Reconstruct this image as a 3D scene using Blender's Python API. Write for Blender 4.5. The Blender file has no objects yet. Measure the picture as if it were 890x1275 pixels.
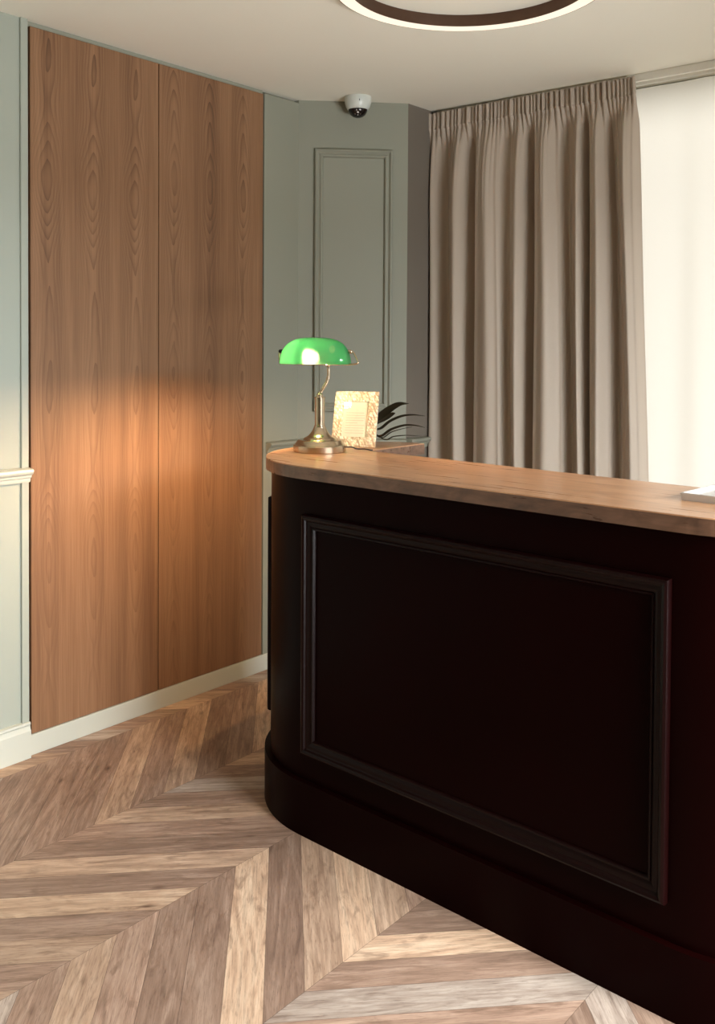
import bpy, bmesh, math, random
from mathutils import Vector, Matrix
random.seed(7)
sc = bpy.context.scene
COL = sc.collection
PI = math.pi

# ------------------------------------------------------------------ camera
F, CY, H = 1176.5, 458.4, 1.45
PITCH, ROLL, AZ = math.radians(1.376), math.radians(.3426), math.radians(39.65)
base_m = Matrix(((1, 0, 0), (0, 0, -1), (0, 1, 0)))
rx = Matrix(((1, 0, 0), (0, math.cos(PITCH), -math.sin(PITCH)), (0, math.sin(PITCH), math.cos(PITCH))))
rz = Matrix(((math.cos(ROLL), -math.sin(ROLL), 0), (math.sin(ROLL), math.cos(ROLL), 0), (0, 0, 1)))
rw = Matrix(((math.cos(AZ), math.sin(AZ), 0), (-math.sin(AZ), math.cos(AZ), 0), (0, 0, 1)))
RR = rz @ rx @ base_m @ rw
cam = bpy.data.cameras.new('camera')
cam_o = bpy.data.objects.new('camera', cam)
COL.objects.link(cam_o)
right, up, back = RR[0], -RR[1], -RR[2]
cam_o.matrix_world = Matrix(((right[0], up[0], back[0], 0), (right[1], up[1], back[1], 0),
                             (right[2], up[2], back[2], H), (0, 0, 0, 1)))
cam.sensor_fit = 'VERTICAL'
cam.sensor_height = 36
cam.lens = F / 1275 * 36
cam.shift_y = -(637.5 - CY) / 1275
cam.clip_start = .01
sc.camera = cam_o

# ------------------------------------------------------------------ helpers
def s2l(c):
    return tuple(((v / 255) / 12.92 if v / 255 <= .04045 else ((v / 255 + .055) / 1.055) ** 2.4) for v in c) + (1,)

def prop(o, label=None, cat=None, group=None, kind=None):
    if label: o['label'] = label
    if cat: o['category'] = cat
    if group: o['group'] = group
    if kind: o['kind'] = kind
    return o

def empty(name, loc, rotz=0, label=None, cat=None):
    o = bpy.data.objects.new(name, None)
    o.empty_display_size = .05
    COL.objects.link(o)
    o.location = loc
    o.rotation_euler = (0, 0, rotz)
    return prop(o, label, cat)

def obj(name, bm, mat, parent=None, smooth=False, angle=None):
    me = bpy.data.meshes.new(name)
    bmesh.ops.recalc_face_normals(bm, faces=bm.faces[:])
    bm.to_mesh(me)
    bm.free()
    o = bpy.data.objects.new(name, me)
    COL.objects.link(o)
    if mat is not None:
        me.materials.append(mat)
    if parent is not None:
        o.parent = parent
    if smooth or angle:
        for p in me.polygons:
            p.use_smooth = True
        if angle:
            try:
                me.set_sharp_from_angle(angle=math.radians(angle))
            except Exception:
                pass
    return o

def struct(name, bm, mat, label=None, **k):
    o = obj(name, bm, mat, **k)
    return prop(o, label, None, None, 'structure')

def add_box(bm, lo, hi, bevel=0.0, seg=2):
    m = Matrix.Translation([(a + b) / 2 for a, b in zip(lo, hi)]) @ Matrix.Diagonal([abs(b - a) for a, b in zip(lo, hi)] + [1])
    r = bmesh.ops.create_cube(bm, size=1, matrix=m)
    if bevel > 0:
        es = list({e for v in r['verts'] for e in v.link_edges})
        bmesh.ops.bevel(bm, geom=es, offset=bevel, segments=seg, profile=.5, affect='EDGES')
    return bm

def box(lo, hi, bevel=0.0, seg=2):
    return add_box(bmesh.new(), lo, hi, bevel, seg)

def add_prism(bm, pts, z0, z1, bevel=0, seg=3, only_top=False, only_bottom=False):
    """vertical prism from a plan outline"""
    lo = [bm.verts.new((p[0], p[1], z0)) for p in pts]
    hi = [bm.verts.new((p[0], p[1], z1)) for p in pts]
    n = len(pts)
    fb = bm.faces.new(lo[::-1])
    ft = bm.faces.new(hi)
    for i in range(n):
        j = (i + 1) % n
        bm.faces.new((lo[i], lo[j], hi[j], hi[i]))
    if bevel:
        es = []
        if not only_bottom: es += list(ft.edges)
        if not only_top: es += list(fb.edges)
        bmesh.ops.bevel(bm, geom=es, offset=bevel, segments=seg, profile=.5, affect='EDGES')
    return bm

def add_lathe(bm, prof, seg=48, axis=None, cap=False):
    """prof: list of (r, z); axis: matrix applied to the result"""
    rings = []
    for r, z in prof:
        if r < 1e-6:
            rings.append([bm.verts.new((0, 0, z))])
        else:
            rings.append([bm.verts.new((r * math.cos(2 * PI * i / seg), r * math.sin(2 * PI * i / seg), z)) for i in range(seg)])
    for a, b in zip(rings, rings[1:]):
        for i in range(seg):
            j = (i + 1) % seg
            if len(a) == 1 and len(b) == 1: continue
            if len(a) == 1: bm.faces.new((a[0], b[j], b[i]))
            elif len(b) == 1: bm.faces.new((a[i], a[j], b[0]))
            else: bm.faces.new((a[i], a[j], b[j], b[i]))
    if axis is not None:
        bmesh.ops.transform(bm, matrix=axis, verts=[v for r in rings for v in r])
    return bm

def catmull(pts, n=8):
    P = [Vector(p) for p in pts]
    P = [P[0] * 2 - P[1]] + P + [P[-1] * 2 - P[-2]]
    out = []
    for i in range(1, len(P) - 2):
        for k in range(n):
            t = k / n
            a, b, c, d = P[i - 1], P[i], P[i + 1], P[i + 2]
            out.append(.5 * ((2 * b) + (c - a) * t + (2 * a - 5 * b + 4 * c - d) * t * t + (3 * b - a - 3 * c + d) * t ** 3))
    out.append(P[-2])
    return out

def add_tube(bm, pts, r, seg=12, cap=True):
    P = [Vector(p) for p in pts]
    rad = r if isinstance(r, (list, tuple)) else [r] * len(P)
    rings = []
    nrm = None
    for i, p in enumerate(P):
        t = (P[min(i + 1, len(P) - 1)] - P[max(i - 1, 0)]).normalized()
        if nrm is None:
            nrm = t.orthogonal().normalized()
        nrm = (nrm - t * nrm.dot(t)).normalized()
        b = t.cross(nrm)
        rings.append([bm.verts.new(p + (nrm * math.cos(2 * PI * k / seg) + b * math.sin(2 * PI * k / seg)) * rad[i]) for k in range(seg)])
    for a, b in zip(rings, rings[1:]):
        for i in range(seg):
            j = (i + 1) % seg
            bm.faces.new((a[i], a[j], b[j], b[i]))
    if cap:
        bm.faces.new(rings[0][::-1])
        bm.faces.new(rings[-1])
    return bm

def add_frame_moulding(bm, s0, s1, z0, z1, prof, fmap, nseg=1):
    """mitred picture-frame moulding; prof = [(inset, height)], fmap(s, z, h) -> point"""
    loops = []
    for ins, h in prof:
        a, b, c, d = s0 + ins, s1 - ins, z0 + ins, z1 - ins
        L = []
        for k in range(nseg): L.append((a + (b - a) * k / nseg, c))
        for k in range(1): L.append((b, c))
        for k in range(nseg): L.append((b + (a - b) * k / nseg, d))
        for k in range(1): L.append((a, d))
        loops.append([bm.verts.new(fmap(s, z, h)) for s, z in L])
    n = len(loops[0])
    for A, B in zip(loops, loops[1:]):
        for i in range(n):
            j = (i + 1) % n
            bm.faces.new((A[i], A[j], B[j], B[i]))
    return bm

def sweep(bm, path, prof, closed_prof=True):
    """sweep profile [(out, z)] along plan path [(x, y, nx, ny)] """
    rings = [[bm.verts.new((x + nx * o, y + ny * o, z)) for o, z in prof] for x, y, nx, ny in path]
    n = len(prof)
    for A, B in zip(rings, rings[1:]):
        for i in range(n if closed_prof else n - 1):
            j = (i + 1) % n
            bm.faces.new((A[i], A[j], B[j], B[i]))
    if closed_prof:
        bm.faces.new(rings[0][::-1]); bm.faces.new(rings[-1])
    return bm

# ------------------------------------------------------------------ node helpers
class NT:
    def __init__(self, name):
        self.m = bpy.data.materials.new(name)
        self.m.use_nodes = True
        self.t = self.m.node_tree
        self.t.nodes.clear()
        self.out = self.t.nodes.new('ShaderNodeOutputMaterial')
    def n(self, kind, **props):
        nd = self.t.nodes.new(kind)
        for k, v in props.items(): setattr(nd, k, v)
        return nd
    def link(self, a, b): self.t.links.new(a, b)
    def val(self, sock, v):
        if hasattr(v, 'is_linked') or isinstance(v, bpy.types.NodeSocket): self.link(v, sock)
        else: sock.default_value = v
    def math(self, op, a, b=0.0, c=0.0):
        nd = self.n('ShaderNodeMath', operation=op)
        self.val(nd.inputs[0], a); self.val(nd.inputs[1], b); self.val(nd.inputs[2], c)
        return nd.outputs[0]
    def combine(self, x, y, z):
        nd = self.n('ShaderNodeCombineXYZ')
        for i, v in enumerate((x, y, z)): self.val(nd.inputs[i], v)
        return nd.outputs[0]
    def noise(self, vec, scale, detail=4, rough=.5, dist=0, w=None):
        nd = self.n('ShaderNodeTexNoise')
        if w is not None:
            nd.noise_dimensions = '4D'
            self.val(nd.inputs['W'], w)
        self.link(vec, nd.inputs['Vector'])
        nd.inputs['Scale'].default_value = scale
        nd.inputs['Detail'].default_value = detail
        nd.inputs['Roughness'].default_value = rough
        nd.inputs['Distortion'].default_value = dist
        return nd.outputs['Fac']
    def ramp(self, fac, stops, interp='LINEAR'):
        nd = self.n('ShaderNodeValToRGB')
        e = nd.color_ramp.elements
        nd.color_ramp.interpolation = interp
        while len(e) < len(stops): e.new(.5)
        for el, (p, c) in zip(e, stops):
            el.position = p
            el.color = c if len(c) == 4 else tuple(c) + (1,)
        self.link(fac, nd.inputs[0])
        return nd.outputs[0]
    def mix(self, fac, a, b, blend='MIX'):
        nd = self.n('ShaderNodeMix', data_type='RGBA', blend_type=blend)
        self.val(nd.inputs[0], fac)
        self.val(nd.inputs[6], a); self.val(nd.inputs[7], b)
        return nd.outputs[2]
    def bsdf(self, color=None, rough=.5, metal=0, **k):
        nd = self.n('ShaderNodeBsdfPrincipled')
        if color is not None: self.val(nd.inputs['Base Color'], color)
        self.val(nd.inputs['Roughness'], rough)
        nd.inputs['Metallic'].default_value = metal
        for kk, v in k.items():
            self.val(nd.inputs[kk.replace('_', ' ')], v)
        self.link(nd.outputs[0], self.out.inputs[0])
        return nd
    def bump(self, h, strength, dist, bsdf):
        nd = self.n('ShaderNodeBump')
        nd.inputs['Strength'].default_value = strength
        nd.inputs['Distance'].default_value = dist
        self.link(h, nd.inputs['Height'])
        self.link(nd.outputs[0], bsdf.inputs['Normal'])

def obj_co(t): return t.n('ShaderNodeTexCoord').outputs['Object']
def sep(t, v):
    nd = t.n('ShaderNodeSeparateXYZ'); t.link(v, nd.inputs[0]); return nd.outputs

def paint(name, rgb, rough=.55, var=.04, bump=.0):
    t = NT(name)
    co = obj_co(t)
    n1 = t.noise(co, 1.3, 3)
    c = s2l(rgb)
    d = tuple(v * (1 - var) for v in c[:3]) + (1,)
    l = tuple(min(1, v * (1 + var)) for v in c[:3]) + (1,)
    b = t.bsdf(t.ramp(n1, [(.3, d), (.7, l)]), rough)
    if bump:
        t.bump(t.noise(co, 260, 2), bump, .001, b)
    return t.m

def metal(name, rgb, rough=.3, brushed=False):
    t = NT(name)
    co = obj_co(t)
    s = sep(t, co)
    v = t.combine(t.math('MULTIPLY', s[0], 8.), t.math('MULTIPLY', s[1], 8.), t.math('MULTIPLY', s[2], 900.)) if brushed else co
    n = t.noise(v, 1 if brushed else 40, 3)
    c = s2l(rgb)
    r = t.math('ADD', t.math('MULTIPLY', n, .16), rough - .08)
    b = t.bsdf(t.ramp(n, [(.3, tuple(x * .9 for x in c[:3])), (.7, c)]), r, 1)
    return t.m

def plain(name, rgb, rough=.5, **k):
    t = NT(name)
    n = t.noise(obj_co(t), 30, 2)
    c = s2l(rgb)
    t.bsdf(t.ramp(n, [(.3, tuple(x * .93 for x in c[:3])), (.7, c)]), rough, **k)
    return t.m

# ------------------------------------------------------------------ materials
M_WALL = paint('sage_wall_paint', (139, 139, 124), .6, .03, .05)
M_WALL_L = paint('sage_wall_paint_lit', (158, 163, 151), .55, .03, .05)  # same sage paint, lightened to carry the brighter light on the left wall
M_RETURN = paint('return_paint_with_shade', (112, 103, 92), .6, .03)  # the curtain's shade on the return is mixed into this colour
M_TRIM = paint('sage_trim_paint', (192, 193, 180), .4, .02)
M_CEIL = paint('ceiling_paint', (234, 229, 214), .8, .02)
M_DARKGAP = plain('dark_cavity', (22, 14, 10), .9)

def veneer(name, seed, shift):
    """walnut-toned veneer: slip-matched leaves, each with the same cathedral grain and eye"""
    t = NT(name)
    s = sep(t, obj_co(t))
    w = .188
    q = t.math('DIVIDE', t.math('ADD', s[1], 40 * w), w)
    leaf = t.math('FLOOR', q)
    u = t.math('SUBTRACT', t.math('FRACT', q), .40)
    z = s[2]
    # the leaves come from one log, so every leaf repeats the figure, drifting a little upward
    zz = t.math('ADD', t.math('ADD', z, shift), t.math('MULTIPLY', leaf, .012))
    sway = t.math('MULTIPLY', t.math('SUBTRACT', t.noise(t.combine(0., 0., t.math('MULTIPLY', zz, 1.6)), 1., 2, .5, 0, seed + 9), .5), .16)
    u = t.math('ADD', u, sway)
    slow = t.noise(t.combine(0., 0., t.math('MULTIPLY', zz, 1.7)), 1., 1, .4, 0, seed)
    wob = t.noise(t.combine(t.math('MULTIPLY', u, 2.6), 0., t.math('MULTIPLY', zz, 4.5)), 1., 3, .5, 0, seed + 1)
    h = t.math('ADD', t.math('MULTIPLY', t.math('ABSOLUTE', t.math('POWER', t.math('ABSOLUTE', u), 1.6)), 9.5), t.math('ADD', t.math('MULTIPLY', slow, 8.5), t.math('MULTIPLY', wob, .75)))
    ring = t.math('FRACT', t.math('MULTIPLY', h, 2.6))
    line = t.math('POWER', ring, 2.6)                      # soft on one side, crisp on the other
    near = t.math('SUBTRACT', 1., t.math('MULTIPLY', t.math('ABSOLUTE', u), 1.9))
    near = t.math('MAXIMUM', near, .0)
    patch = t.noise(t.combine(t.math('MULTIPLY', s[1], 3.), .0, t.math('MULTIPLY', s[2], 1.6)), 1., 2, .5, 0, seed + 3)
    line = t.math('MULTIPLY', t.math('MULTIPLY', line, near), t.math('MULTIPLY', patch, t.math('ADD', .55, t.math('MULTIPLY', s[2], .5))))
    fib = t.noise(t.combine(s[0], t.math('MULTIPLY', s[1], 160.), t.math('MULTIPLY', s[2], 3.)), 1., 5, .6, 0, seed)
    band = t.noise(t.combine(s[0], t.math('MULTIPLY', s[1], 14.), t.math('MULTIPLY', s[2], .35)), 1., 3, .5, 0, seed)
    k = t.math('ADD', t.math('MULTIPLY', fib, .45), t.math('MULTIPLY', band, .55))
    c = t.ramp(k, [(.3, s2l((108, 76, 53))), (.5, s2l((133, 97, 69))), (.7, s2l((154, 116, 86)))])
    c = t.mix(t.math('MULTIPLY', line, .6), c, s2l((62, 37, 23)))
    b = t.bsdf(c, t.math('ADD', .42, t.math('MULTIPLY', fib, .15)))
    b.inputs['Specular IOR Level'].default_value = .35
    t.bump(t.math('ADD', fib, t.math('MULTIPLY', line, -.5)), .12, .001, b)
    return t.m
M_DOOR_A = veneer('door_veneer', 1.7, -.93)
M_DOOR_B = veneer('door_veneer_second', 5.3, -.776)

def worktop_wood(name, rgbs, lx=3., ly=70.):
    t = NT(name)
    s = sep(t, obj_co(t))
    v = t.combine(t.math('MULTIPLY', s[0], lx), t.math('MULTIPLY', s[1], ly), t.math('MULTIPLY', s[2], ly))
    f = t.noise(v, 1., 5, .6, .3)
    v2 = t.combine(t.math('MULTIPLY', s[0], lx * 1.2), t.math('MULTIPLY', s[1], ly * .22), t.math('MULTIPLY', s[2], ly * .3))
    g = t.noise(v2, 1., 3, .5, 1.2)
    k = t.math('ADD', t.math('MULTIPLY', f, .4), t.math('MULTIPLY', g, .6))
    c = t.ramp(k, [(.32, s2l(rgbs[0])), (.5, s2l(rgbs[1])), (.68, s2l(rgbs[2]))])
    b = t.bsdf(c, t.math('ADD', .22, t.math('MULTIPLY', f, .15)))
    t.bump(f, .05, .001, b)
    return t.m
M_TOP = worktop_wood('counter_wood', [(158, 113, 80), (182, 135, 98), (198, 153, 116)])
M_EDGE_SHADED = worktop_wood('counter_wood_shaded', [(66, 45, 34), (94, 66, 49), (116, 84, 65)], 9., 60.)  # counter wood darkened: the shade on the edge is put into its colour

def desk_paint(name, spec):
    t = NT(name)
    n = t.noise(obj_co(t), 3., 3)
    c = t.ramp(n, [(.3, (.0046, .0005, .0004, 1)), (.7, (.0058, .0006, .0005, 1))])
    b = t.bsdf(c, t.math('ADD', .30, t.math('MULTIPLY', n, .08)))
    b.inputs['Specular IOR Level'].default_value = spec
    return t.m
M_DESK = desk_paint('black_maroon_paint', .03)
M_DESK_TRIM = desk_paint('black_maroon_gloss', .13)

def floor_mat():
    t = NT('chevron_planks')
    uv = t.n('ShaderNodeUVMap'); uv.uv_map = 'plank'
    s = sep(t, uv.outputs[0])
    at = t.n('ShaderNodeAttribute'); at.attribute_name = 'plank_tone'
    rnd = sep(t, at.outputs['Color'])
    off = t.math('MULTIPLY', rnd[1], 40.)
    # u along the plank in metres, v across in metres
    f = t.noise(t.combine(t.math('MULTIPLY', s[0], 9.), t.math('MULTIPLY', s[1], 190.), off), 1., 6, .66, .5)
    g = t.noise(t.combine(t.math('MULTIPLY', s[0], 2.6), t.math('MULTIPLY', s[1], 24.), off), 1., 5, .6, 1.9)
    fine = t.noise(t.combine(t.math('MULTIPLY', s[0], 30.), t.math('MULTIPLY', s[1], 420.), off), 1., 3, .6)
    tan = t.ramp(g, [(.22, s2l((156, 122, 98))), (.48, s2l((206, 170, 140))), (.78, s2l((230, 200, 170)))])
    gray = t.ramp(g, [(.22, s2l((138, 118, 104))), (.48, s2l((178, 158, 142))), (.78, s2l((210, 192, 176)))])
    dark = t.ramp(g, [(.22, s2l((116, 91, 76))), (.48, s2l((158, 127, 107))), (.78, s2l((192, 161, 139)))])
    r = rnd[0]
    mid = t.ramp(g, [(.22, s2l((138, 107, 87))), (.48, s2l((184, 151, 125))), (.78, s2l((214, 182, 155)))])
    c = t.mix(t.math('GREATER_THAN', r, .24), dark, mid)
    c = t.mix(t.math('GREATER_THAN', r, .50), c, gray)
    c = t.mix(t.math('GREATER_THAN', r, .74), c, tan)
    tone = t.math('ADD', .78, t.math('MULTIPLY', t.math('FRACT', t.math('MULTIPLY', r, 7.3)), .34))
    c = t.mix(1., c, t.combine(tone, tone, tone), 'MULTIPLY')
    c = t.mix(t.math('MULTIPLY', t.math('MAXIMUM', t.math('SUBTRACT', f, .44), 0.), 1.7), c, s2l((98, 72, 58)))
    streak = t.math('MAXIMUM', t.math('SUBTRACT', .44, fine), 0.)
    c = t.mix(t.math('MULTIPLY', streak, 3.0), c, s2l((74, 52, 42)))
    blot = t.noise(t.combine(t.math('MULTIPLY', s[0], 9.), t.math('MULTIPLY', s[1], 40.), off), 1., 4, .6, .8)
    c = t.mix(t.math('MULTIPLY', t.math('MAXIMUM', t.math('SUBTRACT', blot, .54), 0.), 3.0), c, s2l((96, 70, 54)))
    # knots
    vo = t.n('ShaderNodeTexVoronoi')
    t.link(t.combine(t.math('MULTIPLY', s[0], 2.6), t.math('MULTIPLY', s[1], 7.5), off), vo.inputs['Vector'])
    vo.inputs['Scale'].default_value = 1.
    kn = t.math('SUBTRACT', 1., t.math('MULTIPLY', t.math('ADD', vo.outputs['Distance'], t.math('MULTIPLY', f, .16)), 6.5))
    kn = t.math('MAXIMUM', kn, 0.)
    c = t.mix(t.math('MULTIPLY', kn, 1.8), c, s2l((66, 40, 28)))
    # joints
    wv = t.math('SUBTRACT', .5, t.math('ABSOLUTE', t.math('SUBTRACT', rnd[2], .5)))
    ed = sep(t, (lambda nd: nd.outputs[0])(t.n('ShaderNodeUVMap', uv_map='edge')))
    e = t.math('MINIMUM', ed[0], ed[1])
    gap = t.math('LESS_THAN', e, .0007)
    c = t.mix(t.math('MULTIPLY', gap, .55), c, s2l((52, 34, 26)))
    b = t.bsdf(c, t.math('ADD', .4, t.math('MULTIPLY', f, .2)))
    b.inputs['Specular IOR Level'].default_value = .4
    t.bump(t.math('SUBTRACT', t.math('MULTIPLY', f, .5), gap), .18, .001, b)
    return t.m
M_FLOOR = floor_mat()

def curtain_mat():
    t = NT('taupe_satin_cloth')
    s = sep(t, obj_co(t))
    n = t.noise(t.combine(t.math('MULTIPLY', s[0], 900.), t.math('MULTIPLY', s[1], 900.), t.math('MULTIPLY', s[2], 500.)), 1., 2)
    c = t.ramp(n, [(.3, s2l((172, 157, 141))), (.7, s2l((178, 162, 146)))])
    b = t.bsdf(c, .55)
    b.inputs['Sheen Weight'].default_value = .25
    b.inputs['Specular IOR Level'].default_value = .3
    tr = t.n('ShaderNodeBsdfTranslucent'); tr.inputs[0].default_value = s2l((190, 160, 120))
    mx = t.n('ShaderNodeMixShader'); mx.inputs[0].default_value = .035
    t.link(b.outputs[0], mx.inputs[1]); t.link(tr.outputs[0], mx.inputs[2])
    t.link(mx.outputs[0], t.out.inputs[0])
    return t.m
M_CURT = curtain_mat()

def sheer_mat():
    t = NT('white_sheer_cloth')
    s = sep(t, obj_co(t))
    n = t.noise(t.combine(t.math('MULTIPLY', s[0], 900.), s[1], t.math('MULTIPLY', s[2], 900.)), 1., 2)
    c = t.ramp(n, [(.3, s2l((248, 240, 224))), (.7, s2l((253, 248, 236)))])
    tr = t.n('ShaderNodeBsdfTranslucent'); t.link(c, tr.inputs[0])
    df = t.n('ShaderNodeBsdfDiffuse'); t.link(c, df.inputs[0])
    mx = t.n('ShaderNodeMixShader'); mx.inputs[0].default_value = .28
    t.link(tr.outputs[0], mx.inputs[1]); t.link(df.outputs[0], mx.inputs[2])
    t.link(mx.outputs[0], t.out.inputs[0])
    return t.m
M_SHEER = sheer_mat()

def glass_pane(name='window_glass', tint=(250, 252, 250)):
    t = NT(name)
    n = t.noise(obj_co(t), 5, 1)
    tr = t.n('ShaderNodeBsdfTransparent'); t.link(t.ramp(n, [(0., s2l(tint)), (1., s2l(tint))]), tr.inputs[0])
    gl = t.n('ShaderNodeBsdfGlossy'); gl.inputs['Roughness'].default_value = .02
    fr = t.n('ShaderNodeFresnel'); fr.inputs[0].default_value = 1.45
    mx = t.n('ShaderNodeMixShader')
    t.link(fr.outputs[0], mx.inputs[0]); t.link(tr.outputs[0], mx.inputs[1]); t.link(gl.outputs[0], mx.inputs[2])
    t.link(mx.outputs[0], t.out.inputs[0])
    return t.m
M_GLASS = glass_pane()

def emit(name, rgb, strength):
    t = NT(name)
    n = t.noise(obj_co(t), 3, 1)
    c = s2l(rgb)
    e = t.n('ShaderNodeEmission')
    t.link(t.ramp(n, [(0., tuple(x * .97 for x in c[:3])), (1., c)]), e.inputs[0])
    e.inputs[1].default_value = strength
    t.link(e.outputs[0], t.out.inputs[0])
    return t.m

def shade_mat():
    t = NT('green_cased_glass')
    n = t.noise(obj_co(t), 9, 2)
    c = t.ramp(n, [(.3, (.13, .42, .24, 1)), (.7, (.155, .46, .27, 1))])
    tr = t.n('ShaderNodeBsdfTranslucent'); t.link(c, tr.inputs[0])
    df = t.bsdf((.03, .30, .11, 1), .12)
    df.inputs['Specular IOR Level'].default_value = .5
    mx = t.n('ShaderNodeMixShader'); mx.inputs[0].default_value = .30
    t.link(df.outputs[0], mx.inputs[1]); t.link(tr.outputs[0], mx.inputs[2])
    rf = t.n('ShaderNodeBsdfRefraction'); rf.inputs['Color'].default_value = (.75, 1., .92, 1)
    rf.inputs['Roughness'].default_value = .78; rf.inputs['IOR'].default_value = 1.12
    m2 = t.n('ShaderNodeMixShader'); m2.inputs[0].default_value = .40
    t.link(mx.outputs[0], m2.inputs[1]); t.link(rf.outputs[0], m2.inputs[2])
    t.link(m2.outputs[0], t.out.inputs[0])
    return t.m
M_SHADE = shade_mat()
M_SHADE_IN = plain('white_glass_lining', (240, 238, 225), .3)
M_BRASS = metal('satin_antique_brass', (206, 186, 160), .22)
M_CABLE = plain('dark_cable', (20, 14, 12), .5)
M_WHITE = plain('white_plastic', (205, 208, 200), .35)
M_BLACKGLOSS = plain('black_dome', (14, 5, 5), .08)
M_LED = plain('pale_led', (200, 190, 185), .25)
M_RING = metal('bronze_ring', (104, 82, 70), .38)
M_TRAY = plain('white_lacquer', (196, 190, 182), .35)
M_LEAF = plain('dark_leaf', (38, 34, 20), .38)
M_POT = plain('dark_pot', (58, 50, 44), .5)
M_SOIL = plain('soil', (40, 28, 20), .9)
M_RAIL = paint('white_rail_paint', (226, 222, 210), .35, .02)

def mosaic_mat():
    t = NT('pearl_mosaic')
    s = sep(t, obj_co(t))
    v = t.n('ShaderNodeTexVoronoi')
    t.link(t.combine(t.math('ADD', t.math('MULTIPLY', s[0], 170.), t.math('MULTIPLY', s[2], 75.)), 0., t.math('MULTIPLY', s[2], 105.)), v.inputs['Vector'])
    v.inputs['Scale'].default_value = 1.
    v.inputs['Randomness'].default_value = .55
    cs = sep(t, v.outputs['Color'])
    c = t.ramp(cs[0], [(.1, s2l((176, 146, 110))), (.5, s2l((232, 208, 172))), (.9, s2l((252, 240, 216)))])
    e = t.math('GREATER_THAN', v.outputs['Distance'], .52)
    c = t.mix(t.math('MULTIPLY', e, .5), c, s2l((150, 112, 76)))
    b = t.bsdf(c, .28)
    b.inputs['Specular IOR Level'].default_value = .8
    t.bump(t.math('SUBTRACT', cs[1], v.outputs['Distance']), .4, .002, b)
    return t.m
M_MOSAIC = mosaic_mat()
M_PAPER = plain('cream_paper', (238, 222, 200), .6)
M_INK = plain('faint_print', (206, 184, 160), .7)
M_GOLDPRINT = plain('pale_gold_print', (205, 222, 150), .35)

# ------------------------------------------------------------------ ROOM SHELL
XL, CZ = -2.98, 2.567                 # left wall plane, ceiling height
YW = 3.93                             # window wall plane
XR, YB = 1.3, -1.9                    # right wall, wall behind the viewpoint
TH = .14

# floor: chevron planks, every plank a face, real layout
def make_floor():
    bm = bmesh.new()
    uvl = bm.loops.layers.uv.new('plank')
    uve = bm.loops.layers.uv.new('edge')
    cl = bm.loops.layers.color.new('plank_tone')
    J = .4935
    x_hi = -1.909
    pitch, shift = .1315, .5135
    y_hi = 1.3915
    rnd = random.Random(21)
    for st in range(-4, 10):
        xa, xb = x_hi + st * J, x_hi + (st + 1) * J
        ca, cb = max(xa, XL - .1), min(xb, XR + .1)
        if cb <= ca: continue
        hi_a = (st % 2 == 0)
        ya0 = y_hi if hi_a else y_hi - shift
        yb0 = y_hi - shift if hi_a else y_hi
        lastr = 0
        for k in range(-30, 34):
            ya, yb = ya0 + k * pitch, yb0 + k * pitch
            fa, fb = (ca - xa) / J, (cb - xa) / J
            L = lambda f: ya + (yb - ya) * f
            P = [(ca, L(fa)), (cb, L(fb)), (cb, L(fb) + pitch), (ca, L(fa) + pitch)]
            if max(p[1] for p in P) < YB - .1 or min(p[1] for p in P) > YW + .2: continue
            vs = [bm.verts.new((p[0], p[1], 0)) for p in P]
            f = bm.faces.new(vs)
            r = rnd.random()
            while abs(r - lastr) < .26: r = rnd.random()
            lastr = r
            o = rnd.random()
            plen = math.hypot(J, shift)
            cosw = J / plen
            for i, lp in enumerate(f.loops):
                fr = fa if i in (0, 3) else fb
                v = 0 if i in (0, 1) else pitch * cosw
                along = fr * plen + (0 if i in (0, 1) else pitch * (shift / plen) * (1 if yb > ya else -1))
                lp[uvl].uv = (along + o * 7, v)
                lp[cl] = (r, o, 0, 1)
            # edge distances: v (to both sides folded in the shader by the split below)
            for i, lp in enumerate(f.loops):
                lp[uve].uv = (1, 1)
            # split lengthwise so edge distance interpolates linearly to the joint
    return bm, uve
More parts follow.
